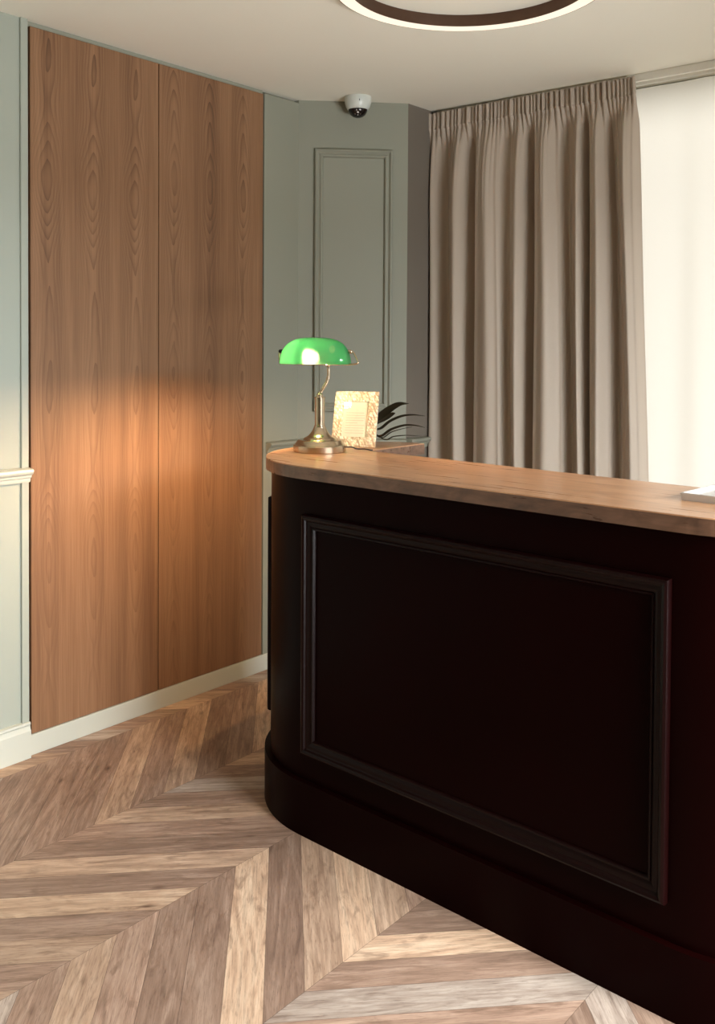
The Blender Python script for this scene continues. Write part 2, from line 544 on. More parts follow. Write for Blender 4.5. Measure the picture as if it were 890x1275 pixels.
def floor_build():
    bm, uve = make_floor()
    # cut each plank along its centre line so 'edge' can rise from 0 at the joint to half width
    faces = bm.faces[:]
    uvl = bm.loops.layers.uv['plank']; cl = bm.loops.layers.color['plank_tone']
    for f in faces:
        lp = list(f.loops)
        d = [(l.vert.co.copy(), l[uvl].uv.copy(), tuple(l[cl])) for l in lp]
        m_a = ((d[0][0] + d[3][0]) / 2, (d[0][1] + d[3][1]) / 2)
        m_b = ((d[1][0] + d[2][0]) / 2, (d[1][1] + d[2][1]) / 2)
        mm = ((m_a[0] + m_b[0]) / 2, (m_a[1] + m_b[1]) / 2)
        half = abs(d[2][1].y - d[1][1].y) / 2
        halfl = .25
        q0 = ((d[0][0] + d[1][0]) / 2, (d[0][1] + d[1][1]) / 2)
        q1 = ((d[3][0] + d[2][0]) / 2, (d[3][1] + d[2][1]) / 2)
        quads = [
            [(d[0][0], d[0][1], 0, 0), (q0[0], q0[1], halfl, 0), (mm[0], mm[1], halfl, half), (m_a[0], m_a[1], 0, half)],
            [(q0[0], q0[1], halfl, 0), (d[1][0], d[1][1], 0, 0), (m_b[0], m_b[1], 0, half), (mm[0], mm[1], halfl, half)],
            [(m_a[0], m_a[1], 0, half), (mm[0], mm[1], halfl, half), (q1[0], q1[1], halfl, 0), (d[3][0], d[3][1], 0, 0)],
            [(mm[0], mm[1], halfl, half), (m_b[0], m_b[1], 0, half), (d[2][0], d[2][1], 0, 0), (q1[0], q1[1], halfl, 0)]]
        col = d[0][2]
        bmesh.ops.delete(bm, geom=[f], context='FACES_ONLY')
        for q in quads:
            nf = bm.faces.new([bm.verts.new(v[0]) for v in q])
            for l, v in zip(nf.loops, q):
                l[uvl].uv = v[1]
                l[uve].uv = (v[2], v[3])
                l[cl] = col
    loose = [v for v in bm.verts if not v.link_faces]
    bmesh.ops.delete(bm, geom=loose, context='VERTS')
    for f in bm.faces:
        if f.normal.z < 0: f.normal_flip()
    return bm
bm = floor_build()
bm.normal_update()
me = bpy.data.meshes.new('floor')
for f in bm.faces:
    if f.normal.z < 0: f.normal_flip()
bm.to_mesh(me); bm.free()
me.materials.append(M_FLOOR)
fl = bpy.data.objects.new('floor', me); COL.objects.link(fl)
prop(fl, 'chevron floor of brown and grey wood planks', None, None, 'structure')

# ceiling
struct('ceiling', box((XL - TH, YB - TH, CZ), (XR + TH, YW + TH, CZ + .1)), M_CEIL, 'pale cream plaster ceiling')

# left wall: plain part beside the cupboard, narrow part between cupboard and corner
YD0, YD1, YD2 = 1.806, 2.3675, 2.940   # cupboard door edges along the wall
YC = 3.166                            # where the wall turns into the corner
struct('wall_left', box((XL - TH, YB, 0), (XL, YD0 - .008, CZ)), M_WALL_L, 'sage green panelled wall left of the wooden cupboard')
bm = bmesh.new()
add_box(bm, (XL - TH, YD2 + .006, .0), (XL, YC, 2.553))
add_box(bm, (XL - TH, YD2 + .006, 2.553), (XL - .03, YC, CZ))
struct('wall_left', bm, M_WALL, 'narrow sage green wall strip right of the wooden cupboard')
# corner wall at 45 degrees and the return beside the curtain
XC, YC2 = -2.624, 3.522
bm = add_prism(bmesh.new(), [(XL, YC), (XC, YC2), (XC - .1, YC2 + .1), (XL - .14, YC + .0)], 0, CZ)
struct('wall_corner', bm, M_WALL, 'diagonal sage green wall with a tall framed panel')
struct('wall_return', box((XC - TH, YC2, 0), (XC, YW, CZ)), M_RETURN, 'wall return with its shade painted in beside the curtain')
# window wall with opening
WX0, WX1, WZ0, WZ1 = -2.2, 1.1, .12, 2.55
bm = bmesh.new()
add_box(bm, (XC - TH, YW, 0), (WX0, YW + TH, CZ))
add_box(bm, (WX1, YW, 0), (XR + TH, YW + TH, CZ))
add_box(bm, (WX0, YW, 0), (WX1, YW + TH, WZ0))
add_box(bm, (WX0, YW, WZ1), (WX1, YW + TH, CZ))
struct('wall_back', bm, M_WALL, 'window wall behind the curtains')
# right wall with opening, front wall
RY0, RY1, RZ0, RZ1 = -.2, 2.7, .06, 2.2
bm = bmesh.new()
add_box(bm, (XR, YB, 0), (XR + TH, RY0, CZ))
add_box(bm, (XR, RY1, 0), (XR + TH, YW, CZ))
add_box(bm, (XR, RY0, 0), (XR + TH, RY1, RZ0))
add_box(bm, (XR, RY0, RZ1), (XR + TH, RY1, CZ))
struct('wall_right', bm, M_WALL, 'right wall with a second window')
struct('wall_front', box((XL - TH, YB - TH, 0), (XR + TH, YB, CZ)), M_WALL, 'wall behind the viewpoint')

def window(name, lo, hi, axis, n, lab):
    """frame of bars in a wall opening; axis = the horizontal in-plane axis (0 or 1)"""
    bm = bmesh.new()
    a = axis
    def bar(p, q):
        l = list(lo); h = list(hi)
        l[a], h[a] = p[0], q[0]
        l[2], h[2] = p[1], q[1]
        add_box(bm, l, h, .004, 1)
    t = .055
    bar((lo[a], lo[2]), (hi[a], lo[2] + t)); bar((lo[a], hi[2] - t), (hi[a], hi[2]))
    for k in range(n + 1):
        c = lo[a] + (hi[a] - lo[a] - t) * k / n
        bar((c, lo[2] + t), (c + t, hi[2] - t))
    f = struct(name, bm, M_TRIM, lab)
    l = list(lo); h = list(hi)
    b = 1 - a
    mid = (lo[b] + hi[b]) / 2
    l[b], h[b] = mid - .003, mid + .003
    l[a] += .02; h[a] -= .02; l[2] += .02; h[2] -= .02
    obj('glass_pane', box(l, h), M_GLASS, f)
    return f
window('window_1', (WX0, YW + .05, WZ0), (WX1, YW + .10, WZ1), 0, 3, 'tall bright window behind the sheer curtain')
window('window_2', (XR + .05, RY0, RZ0), (XR + .10, RY1, RZ1), 1, 3, 'second window in the right wall')

# trims on the left wall: stile beside the cupboard, chair rails, baseboard
def moulding_along(name, path, prof, label):
    return struct(name, sweep(bmesh.new(), path, prof), M_WALL if name in ('trim_3', 'trim_4', 'trim_5') else M_TRIM, label)
RAIL = [(0, .968), (.008, .968), (.011, .974), (.012, .982), (.018, .986), (.020, .993), (.030, 1.000), (.034, 1.007), (.032, 1.014), (.022, 1.017), (0, 1.019)]
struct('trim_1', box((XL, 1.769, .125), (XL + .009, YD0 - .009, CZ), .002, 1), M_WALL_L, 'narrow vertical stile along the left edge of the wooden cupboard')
moulding_along('trim_2', [(XL, YB, 1, 0), (XL, YD0 - .0085, 1, 0)], [(a + (.006 if a > 0 else 0), z) for a, z in RAIL], 'chair rail on the wall left of the wooden cupboard')
moulding_along('trim_3', [(XL, YD2 + .022, 1, 0), (XL, YC - .001, 1, 0)], RAIL, 'short chair rail between cupboard and corner')
dgn = math.sqrt(.5)
moulding_along('trim_4', [(XL + .002, YC + .002, dgn, -dgn), (XC - .002, YC2 - .002, dgn, -dgn)], RAIL, 'chair rail on the diagonal corner wall')
moulding_along('trim_5', [(XC, YC2 + .004, 1, 0), (XC, 3.68, 1, 0)], RAIL, 'chair rail beside the curtain')
BASE = [(0, 0), (.018, 0), (.018, .096), (.015, .102), (.013, .108), (.012, .114), (.016, .119), (.014, .126), (0, .128)]
moulding_along('baseboard_left', [(XL, YB, 1, 0), (XL, YD0 - .0085, 1, 0)], BASE, 'pale baseboard left of the wooden cupboard')
# framed panel on the diagonal wall
PANEL_PROF = [(0, 0), (0, .012), (.004, .017), (.010, .018), (.014, .013), (.018, .009), (.024, .010), (.028, .014), (.033, .014), (.037, .008), (.040, .0)]
CD = Vector((dgn, dgn, 0)); CN = Vector((dgn, -dgn, 0)); C0 = Vector((XL, YC, 0))
cmap = lambda s, z, h: C0 + CD * s + CN * h + Vector((0, 0, z))
bm = add_frame_moulding(bmesh.new(), .073, .432, 1.145, 2.349, PANEL_PROF, cmap)
struct('trim_6', bm, M_WALL, 'tall rectangular panel moulding on the diagonal wall')
bm = add_frame_moulding(bmesh.new(), .073, .432, .25, .86, PANEL_PROF, cmap)
struct('trim_7', bm, M_TRIM, 'lower panel moulding on the diagonal wall')
# applied panel edge on the left wall (thin dark line along the stile)
lm = lambda s, z, h: Vector((XL + h, s, z))
for zz, nm, lb in (((1.10, 2.49), 'trim_8', 'upper panel moulding on the left wall'), ((.20, .90), 'trim_9', 'lower panel moulding on the left wall')):
    struct(nm, add_frame_moulding(bmesh.new(), .75, 1.62, zz[0], zz[1], PANEL_PROF, lm), M_TRIM, lb)

# ------------------------------------------------------------------ built-in cupboard
cup = empty('cupboard', (XL, YD0, 0), 0, 'tall built-in cupboard with two flush brown wood doors in the left wall', 'cupboard')
W = YD2 - YD0
dz0, dz1 = .073, 2.548
obj('door', box((-.022, .004, dz0 + .002), (.0, YD1 - YD0 - .0018, dz1), .0012, 1), M_DOOR_A, cup)
obj('door', box((-.022, YD1 - YD0 + .0018, dz0 + .002), (.0, W - .001, dz1), .0012, 1), M_DOOR_B, cup)
bm = bmesh.new()
add_box(bm, (-.12, -.006, dz0), (-.10, W + .004, CZ - .001))
add_box(bm, (-.10, -.006, dz0), (-.026, .001, CZ - .001))
add_box(bm, (-.10, W, dz0), (-.026, W + .004, CZ - .001))
add_box(bm, (-.10, -.006, dz1 + .001), (-.0265, W + .004, CZ - .001))
obj('carcass', bm, M_DARKGAP, cup)
obj('top_filler', box((-.026, .0015, dz1 + .0012), (-.012, W + .004, CZ - .0006)), M_WALL, cup)
obj('plinth', box((-.1, -.007, 0), (.003, YC - YD0 - .002, dz0), .0015, 1), M_TRIM, cup)

# ------------------------------------------------------------------ reception desk
TD = math.radians(2.6)
DESK = (-1.326, 2.0)
desk = empty('reception_desk', (DESK[0], DESK[1], 0), -TD, 'dark maroon black reception desk with rounded ends and a wooden counter', 'desk')
ZT = 1.095
def outline(cx, cy, r, yb, ins=0., n=24):
    """plan of the desk: long front with rounded corners and a short return leg at the left end"""
    xl = -cx - r
    far = [Vector((xl, .54, 0)), Vector((xl + .006, .60, 0)), Vector((xl + .030, .655 - ins * .5, 0)), Vector((xl + .078, .702 - ins, 0)), Vector((xl + .150, .742 - ins, 0)), Vector((-.712 - ins, .768 - ins, 0))]
    far = [tuple(p[:2]) for p in catmull([(p.x, p.y, 0) for p in far], 5)]
    pts = [(-.698 - ins, yb)] + far[::-1]
    for i in range(n + 1):
        a = PI + PI / 2 * i / n
        pts.append((-cx + r * math.cos(a), cy + r * math.sin(a)))
    for i in range(n + 1):
        a = 1.5 * PI + PI / 2 * i / n
        pts.append((cx + r * math.cos(a), cy + r * math.sin(a)))
    pts.append((cx + r, yb - .03))
    return pts
CXD, CYD = .57, .385
top_pts = outline(CXD, .383, .383, .440)
ct = obj('countertop', add_prism(bmesh.new(), top_pts, ZT - .038, ZT, .003, 3), M_TOP, desk, angle=35)
ct['label'] = 'brown wooden counter top'
def edge_shade_band(pts, z0, z1, out):
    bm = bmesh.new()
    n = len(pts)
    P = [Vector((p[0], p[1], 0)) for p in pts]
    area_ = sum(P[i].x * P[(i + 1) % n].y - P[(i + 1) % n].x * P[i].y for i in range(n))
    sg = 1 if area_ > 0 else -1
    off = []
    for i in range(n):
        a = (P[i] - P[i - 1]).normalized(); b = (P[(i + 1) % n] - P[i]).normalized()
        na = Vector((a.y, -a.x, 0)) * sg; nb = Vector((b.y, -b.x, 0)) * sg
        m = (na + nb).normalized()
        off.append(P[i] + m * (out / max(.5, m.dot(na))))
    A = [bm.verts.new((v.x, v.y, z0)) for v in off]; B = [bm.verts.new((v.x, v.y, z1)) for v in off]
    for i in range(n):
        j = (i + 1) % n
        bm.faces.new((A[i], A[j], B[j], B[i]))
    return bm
eb = obj('edge_shade_band', edge_shade_band(top_pts, ZT - .0383, ZT - .0030, .0006), M_EDGE_SHADED, ct)
eb['label'] = 'wooden counter edge with its shade painted in'
RB = .367
obj('body', add_prism(bmesh.new(), outline(CXD, CYD, RB, .415, .03), .12, ZT - .038), M_DESK, desk, angle=30)
bm = add_prism(bmesh.new(), outline(CXD, CYD, .386, .425, .02), 0, .160, .009, 4, only_top=True)
obj('base_plinth', bm, M_DESK, desk, angle=30)
# bolection mouldings
def path_map(s, z, h):
    """s measured along the body outline, 0 at the middle of the front, negative to the left"""
    if abs(s) <= CXD:
        return Vector((s, CYD - RB - h, z))
    sg = 1 if s > 0 else -1
    a = (abs(s) - CXD) / RB
    if a <= PI / 2:
        return Vector((sg * (CXD + math.sin(a) * (RB + h)), CYD - math.cos(a) * (RB + h), z))
    return Vector((sg * (CXD + RB + h), CYD + (abs(s) - CXD - RB * PI / 2), z))
BOL = [(0, 0), (0, .012), (.0025, .0185), (.008, .021), (.014, .0185), (.017, .0135), (.020, .0115), (.026, .011), (.033, .0075), (.036, .0065), (.0375, .009), (.041, .0095), (.043, .007), (.045, .0)]
fm = obj('panel_moulding', add_frame_moulding(bmesh.new(), -.566, .558, .243, .952, BOL, path_map), M_DESK_TRIM, desk, angle=25)
q = RB * PI / 2
for sg in (-1, 1):
    a, b = sorted((sg * (CXD + q * .60), sg * (CXD + q + (.15 if sg < 0 else .012))))
    obj('panel_moulding', add_frame_moulding(bmesh.new(), a, b, .243, .952, BOL, path_map, 14), M_DESK_TRIM, desk, angle=25)

def D2W(x, y, z):
    return Vector((DESK[0] + x * math.cos(TD) + y * math.sin(TD), DESK[1] - x * math.sin(TD) + y * math.cos(TD), z))

# ------------------------------------------------------------------ tray on the counter
def make_tray():
    p = D2W(.5, .187, ZT)
    t = empty('tray', p, -TD - .02, 'shallow white tray at the right end of the wooden counter', 'tray')
    w, d, h, tk = .34, .185, .018, .007
    bm = bmesh.new()
    def rect(i, z): return [bm.verts.new(v) for v in ((i, i, z), (w - i, i, z), (w - i, d - i, z), (i, d - i, z))]
    A, B, Cc, Dd = rect(.003, .0), rect(0, h), rect(tk, h), rect(tk + .002, .006)
    bm.faces.new(A[::-1])
    for P, Q in ((A, B), (B, Cc), (Cc, Dd)):
        for i in range(4):
            j = (i + 1) % 4
            bm.faces.new((P[i], P[j], Q[j], Q[i]))
    bm.faces.new(Dd)
    bmesh.ops.bevel(bm, geom=[e for e in bm.edges if abs(e.verts[0].co.z - h) < 1e-5 and abs(e.verts[1].co.z - h) < 1e-5], offset=.0015, segments=2, affect='EDGES')
    o = obj('tray_body', bm, M_TRAY, t)
make_tray()

# ------------------------------------------------------------------ banker's lamp
BULB_STRENGTH = 8000
LP = D2W(-.80, .315, ZT)
LROT = AZ
lamp = empty('desk_lamp', LP, LROT, 'brass bankers lamp with a lit green glass shade on the wooden counter', 'lamp')
# local x = to the right as seen from the front of the desk
prof = [(0, 0), (.086, 0), (.088, .002), (.088, .021), (.0865, .0235), (.0835, .0245), (.0805, .0275), (.074, .038), (.070, .0400),
        (.056, .0405), (.053, .043), (.0505, .0465), (.047, .048), (.0385, .053), (.031, .061), (.025, .070), (.0215, .078), (.0205, .082), (0, .082)]
obj('base', add_lathe(bmesh.new(), prof, 64), M_BRASS, lamp, angle=18)
prof = [(0, .081), (.0185, .081), (.0190, .084), (.0185, .087), (.0165, .0885), (.0163, .176), (.0180, .1765), (.0183, .181), (.0172, .183), (.0105, .1835), (.0105, .191), (.0075, .195), (.006, .200), (0, .2)]
obj('stem', add_lathe(bmesh.new(), prof, 40), M_BRASS, lamp, angle=25)
arm_pts = [(0, 0, .190), (.003, 0, .197), (.0085, 0, .207), (.020, 0, .226), (.0255, 0, .240), (.0285, 0, .256), (.0285, 0, .275), (.0275, 0, .292)]
bm = add_tube(bmesh.new(), catmull(arm_pts, 6), .0052, 14)
add_lathe(bm, [(0, .284), (.007, .284), (.0085, .287), (.0085, .291), (.006, .294), (0, .294)], 20, Matrix.Translation((.0276, 0, 0)))
obj('arm', bm, M_BRASS, lamp, angle=50)
# shade: half barrel of glass, its long axis nearly across the view, right end turned to the viewer
SH = Matrix.Translation((-.0165, 0, .292)) @ Matrix.Rotation(math.radians(-13), 4, 'Z')
SL, SW, SHH = .118, .062, .0885
def shade_pt(t, a, off=0):
    sx = SL - off
    k = (1 - abs(t) ** 3.2) ** (1 / 2.6)
    k = max(k, .0)
    return Vector((t * sx, -math.cos(a) * (SW - off) * (k * .75 + .25 * (1 if abs(t) < .999 else 1)) , (SHH - off) * (math.sin(a) ** .8) * k))
def make_shade():
    bm = bmesh.new()
    NT_, NA = 44, 28
    outer, inner = [], []
    for off, store in ((0, outer), (.0035, inner)):
        for i in range(NT_ + 1):
            t = math.sin((i / NT_ - .5) * PI)
            store.append([bm.verts.new(SH @ shade_pt(t, PI * j / NA, off)) for j in range(NA + 1)])
    for S in (outer, inner):
        for i in range(NT_):
            for j in range(NA):
                try: bm.faces.new((S[i][j], S[i + 1][j], S[i + 1][j + 1], S[i][j + 1]))
                except ValueError: pass
    for i in range(NT_):
        for j in (0, NA):
            bm.faces.new((outer[i][j], outer[i + 1][j], inner[i + 1][j], inner[i][j]))
    for i in (0, NT_):
        for j in range(NA):
            bm.faces.new((outer[i][j], outer[i][j + 1], inner[i][j + 1], inner[i][j]))
    bmesh.ops.remove_doubles(bm, verts=bm.verts[:], dist=1e-5)
    return bm
sh = obj('lamp_shade', make_shade(), M_SHADE, lamp, smooth=True)
sh['label'] = 'lit green glass shade'
# oval emblem printed on the front of the glass
def emblem():
    bm = bmesh.new()
    t0, a0 = .60, math.radians(33)
    N = 28
    def P(du, dv):
        p = shade_pt(t0 + du / SL, a0 + dv / (SHH * .9), -.0007)
        return SH @ p
    def band(r0, r1, h0, h1):
        R0 = [bm.verts.new(P(r0 * math.cos(2 * PI * i / N), h0 * math.sin(2 * PI * i / N))) for i in range(N)]
        R1 = [bm.verts.new(P(r1 * math.cos(2 * PI * i / N), h1 * math.sin(2 * PI * i / N))) for i in range(N)]
        for i in range(N):
            j = (i + 1) % N
            bm.faces.new((R0[i], R0[j], R1[j], R1[i]))
    band(.0066, .0078, .0128, .0142)
    band(.0026, .0036, .0072, .0084)
    return bm
obj('emblem', emblem(), M_GOLDPRINT, sh)
# bracket: rail under the shade to the right end, hoop up to the end screw
e1 = SH @ Vector((SL, 0, .042))
b0 = Vector((.0275, 0, .291))
hoop = [b0, SH @ Vector((SL - .04, -.006, -.0005)), SH @ Vector((SL + .012, -.006, .0005)), SH @ Vector((SL + .028, -.006, .004)), SH @ Vector((SL + .030, -.005, .008)),
        SH @ Vector((SL + .024, -.002, .020)), SH @ Vector((SL + .015, 0, .036)), SH @ Vector((SL + .010, 0, .041)), SH @ Vector((SL - .004, 0, .042))]
bm = add_tube(bmesh.new(), catmull(hoop, 7), .0030, 10)
hoopl = [b0, SH @ Vector((-SL + .04, .004, -.0005)), SH @ Vector((-SL - .002, .004, .0005)), SH @ Vector((-SL - .008, .004, .006)), SH @ Vector((-SL - .008, .002, .036)), SH @ Vector((-SL + .004, 0, .042))]
add_tube(bm, catmull(hoopl, 7), .0026, 10)
obj('bracket', bm, M_BRASS, lamp, angle=50)
for sg in (1, -1):
    kn = [(0, -.007), (.0055, -.007), (.0065, -.005), (.0065, .003), (.005, .006), (.003, .0075), (0, .008)]
    bm = add_lathe(bmesh.new(), kn, 20, SH @ Matrix.Translation((sg * (SL + .002), 0, .042)) @ Matrix.Rotation(sg * PI / 2, 4, 'Y'))
    obj('end_screw', bm, M_BRASS if sg == 1 else M_CABLE, lamp, angle=50)
# socket and bulb under the shade
bm = add_tube(bmesh.new(), [SH @ Vector((.050, 0, .030)), SH @ Vector((.012, 0, .030))], .012, 18)
obj('bulb_socket', bm, M_BRASS, lamp, angle=50)
BULB = SH @ Matrix.Translation((.010, -.012, .0235)) @ Matrix.Rotation(-.26, 4, 'Z') @ Matrix.Rotation(-PI / 2 + .04, 4, 'Y')
bulb = obj('bulb', add_lathe(bmesh.new(), [(.0115, 0), (.013, .006), (.021, .024), (.0225, .030), (.0228, .040), (.0228, .0430), (.0218, .0430), (.0215, .0365)], 28, BULB), emit('frosted_bulb_glass', (255, 206, 150), 250), lamp, smooth=True)
obj('bulb_dome', add_lathe(bmesh.new(), [(.0215, .0368), (.0205, .0378), (.0175, .0395), (.013, .0405), (.006, .0412), (0, .0414)], 28, BULB), emit('warm_bulb', (255, 207, 156), BULB_STRENGTH), bulb, smooth=True)
# cable: leaves the base at the back, crosses the counter and drops behind it
inv = (Matrix.Translation(LP) @ Matrix.Rotation(LROT, 4, 'Z')).inverted()
cw = [LP + Vector((.060, .058, .014)), LP + Vector((.080, .073, .014)), D2W(-.715, .405, ZT + .008), D2W(-.700, .425, ZT + .007), D2W(-.688, .436, ZT + .005), D2W(-.684, .443, ZT + .0028), D2W(-.683, .4495, ZT + .0026)]
obj('power_cable', add_tube(bmesh.new(), [inv @ p for p in catmull(cw, 8)], .0024, 8), M_CABLE, lamp, smooth=True)

# ------------------------------------------------------------------ photo frame
def make_frame():
    PHI = math.radians(12.5)
    rt = Vector((math.cos(AZ), math.sin(AZ), 0)); fw = Vector((-math.sin(AZ), math.cos(AZ), 0))
    ax = rt * math.cos(PHI) - fw * math.sin(PHI)          # along the frame, to the right and nearer
    yaw = math.atan2(ax.y, ax.x)
    w, h, d = .158, .203, .011
    origin = Vector((-2.046, 2.566, ZT)) - ax * w / 2
    fr = empty('photo_frame', origin, yaw, 'cream mosaic photo frame with a printed sheet right of the brass lamp', 'photo frame')
    LEAN = Matrix.Translation((0, 0, .0005)) @ Matrix.Rotation(math.radians(-20), 4, 'X')
    ow, oh = .092, .130      # opening
    z0 = .036
    bm = bmesh.new()
    def ring(x, za, zb, y): return [bm.verts.new(LEAN @ Vector(v)) for v in ((-x, y, za), (x, y, za), (x, y, zb), (-x, y, zb))]
    Lp = [ring(w / 2, 0, h, d), ring(w / 2, 0, h, .001), ring(w / 2 - .001, .001, h - .001, 0), ring(ow / 2, z0, z0 + oh, 0), ring(ow / 2, z0, z0 + oh, .006)]
    for A, B in zip(Lp, Lp[1:]):
        for i in range(4):
            j = (i + 1) % 4
            bm.faces.new((A[i], A[j], B[j], B[i]))
    bm.faces.new(Lp[0])
    obj('border', bm, M_MOSAIC, fr)
    bm = bmesh.new()
    bm.faces.new([bm.verts.new(LEAN @ Vector(v)) for v in ((-ow / 2, .0058, z0), (ow / 2, .0058, z0), (ow / 2, .0058, z0 + oh), (-ow / 2, .0058, z0 + oh))])
    sheet = obj('printed_sheet', bm, M_PAPER, fr)
    bm = bmesh.new()
    rn = random.Random(3)
    for k in range(9):
        zz = z0 + oh - .042 - k * .0092
        L0 = -.035
        L1 = rn.choice((.032, .030, .008, .031, .034))
        bm.faces.new([bm.verts.new(LEAN @ Vector(v)) for v in ((L0, .0054, zz), (L1, .0054, zz), (L1, .0054, zz + .0018), (L0, .0054, zz + .0018))])
    obj('text_lines', bm, M_INK, sheet)
    bm = bmesh.new()
    bm.faces.new([bm.verts.new(LEAN @ Vector(v)) for v in ((-ow / 2, .003, z0), (ow / 2, .003, z0), (ow / 2, .003, z0 + oh), (-ow / 2, .003, z0 + oh))])
    obj('glass', bm, M_GLASS, fr)
    bm = bmesh.new()
    p = [LEAN @ Vector((-.02, d, .11)), LEAN @ Vector((.02, d, .11)), Vector((.02, .066, .0005)), Vector((-.02, .066, .0005))]
    A = [bm.verts.new(v) for v in p]; B = [bm.verts.new(v + Vector((0, .002, .001))) for v in p]
    bm.faces.new(A); bm.faces.new(B[::-1])
    for i in range(4):
        bm.faces.new((A[i], B[i], B[(i + 1) % 4], A[(i + 1) % 4]))
    obj('easel_back', bm, M_CABLE, fr)
make_frame()

# ------------------------------------------------------------------ potted plant behind the frame
def view_pt(px, py, depth):
    d = Vector(((px - 445) / F, (py - CY) / F, 1.)) * depth
    return Vector((0, 0, H)) + RR.transposed() @ d
def make_plant():
    P0 = D2W(-.872, .632, ZT)
    pl = empty('potted_plant', P0, 0, 'dark plant with arching strap leaves behind the photo frame', 'plant')
    obj('pot', add_lathe(bmesh.new(), [(0, 0), (.026, 0), (.028, .002), (.033, .052), (.0355, .054), (.0355, .062), (.0325, .062), (.031, .056), (0, .056)], 32), M_POT, pl, angle=40)
    obj('soil', add_lathe(bmesh.new(), [(0, .060), (.015, .059), (.0308, .0575), (.0308, .0565), (0, .0565)], 24), M_SOIL, pl)
    root = Vector((0, 0, .056))
    rt = Vector((math.cos(AZ), math.sin(AZ), 0)); fw = Vector((-math.sin(AZ), math.cos(AZ), 0))
    bm = bmesh.new()
    def leaf(pts, w, fold=.25):
        path = catmull(pts, 7)
        n = len(path)
        prev = None
        for i, p in enumerate(path):
            t = i / (n - 1)
            tan = (path[min(i + 1, n - 1)] - path[max(i - 1, 0)]).normalized()
            side_ = tan.cross(Vector((0, 0, 1)))
            if side_.length < .1: side_ = Vector((1, 0, 0))
            side_.normalize()
            nor = side_.cross(tan)
            ww = w * (min(1, t * 3 + .35)) * (1 - max(0, (t - .45) / .55) ** 1.7) + .0006
            # blade turned so that its face tips toward the room
            sd = (side_ * .62 + nor * .78).normalized()
            row = [bm.verts.new(p - sd * ww), bm.verts.new(p + sd.cross(tan) * ww * fold), bm.verts.new(p + sd * ww)]
            if prev:
                for k in range(2): bm.faces.new((prev[k], prev[k + 1], row[k + 1], row[k]))
            prev = row
    def W(px, py, d): return view_pt(px, py, d) - P0
    leaf([root, W(470, 521, 3.47), W(484, 510, 3.45), W(497, 503, 3.43), W(509, 502.5, 3.41)], .0138, .2)
    leaf([root, W(474, 524, 3.49), W(487, 516, 3.48), W(492, 514, 3.47)], .010, .2)
    leaf([root, W(472, 534, 3.45), W(485, 524.5, 3.43), W(500, 518, 3.41), W(514, 516.5, 3.39), W(529, 518, 3.37)], .0050)
    leaf([root, W(472, 543, 3.45), W(487, 534.5, 3.42), W(503, 529.5, 3.40), W(516, 529.5, 3.38), W(529, 532.5, 3.36)], .0046)
    leaf([root, W(474, 545, 3.45), W(487, 538, 3.43), W(500, 534, 3.42), W(513, 531.5, 3.41)], .0020)
    leaf([root, W(478, 547, 3.45), W(490, 543.5, 3.43), W(505, 542, 3.41), W(525, 543, 3.38)], .0020)
    # leaves on the far side, hidden from the front by the frame
    for a, l in ((1.9, .10), (1.2, .13), (2.4, .09)):
        dv = rt * math.cos(a) + fw * math.sin(a)
        leaf([root, root + dv * l * .3 + Vector((0, 0, .05)), root + dv * l * .7 + Vector((0, 0, .065)), root + dv * l + Vector((0, 0, .04))], .005)
    obj('foliage', bm, M_LEAF, pl, smooth=True)
make_plant()

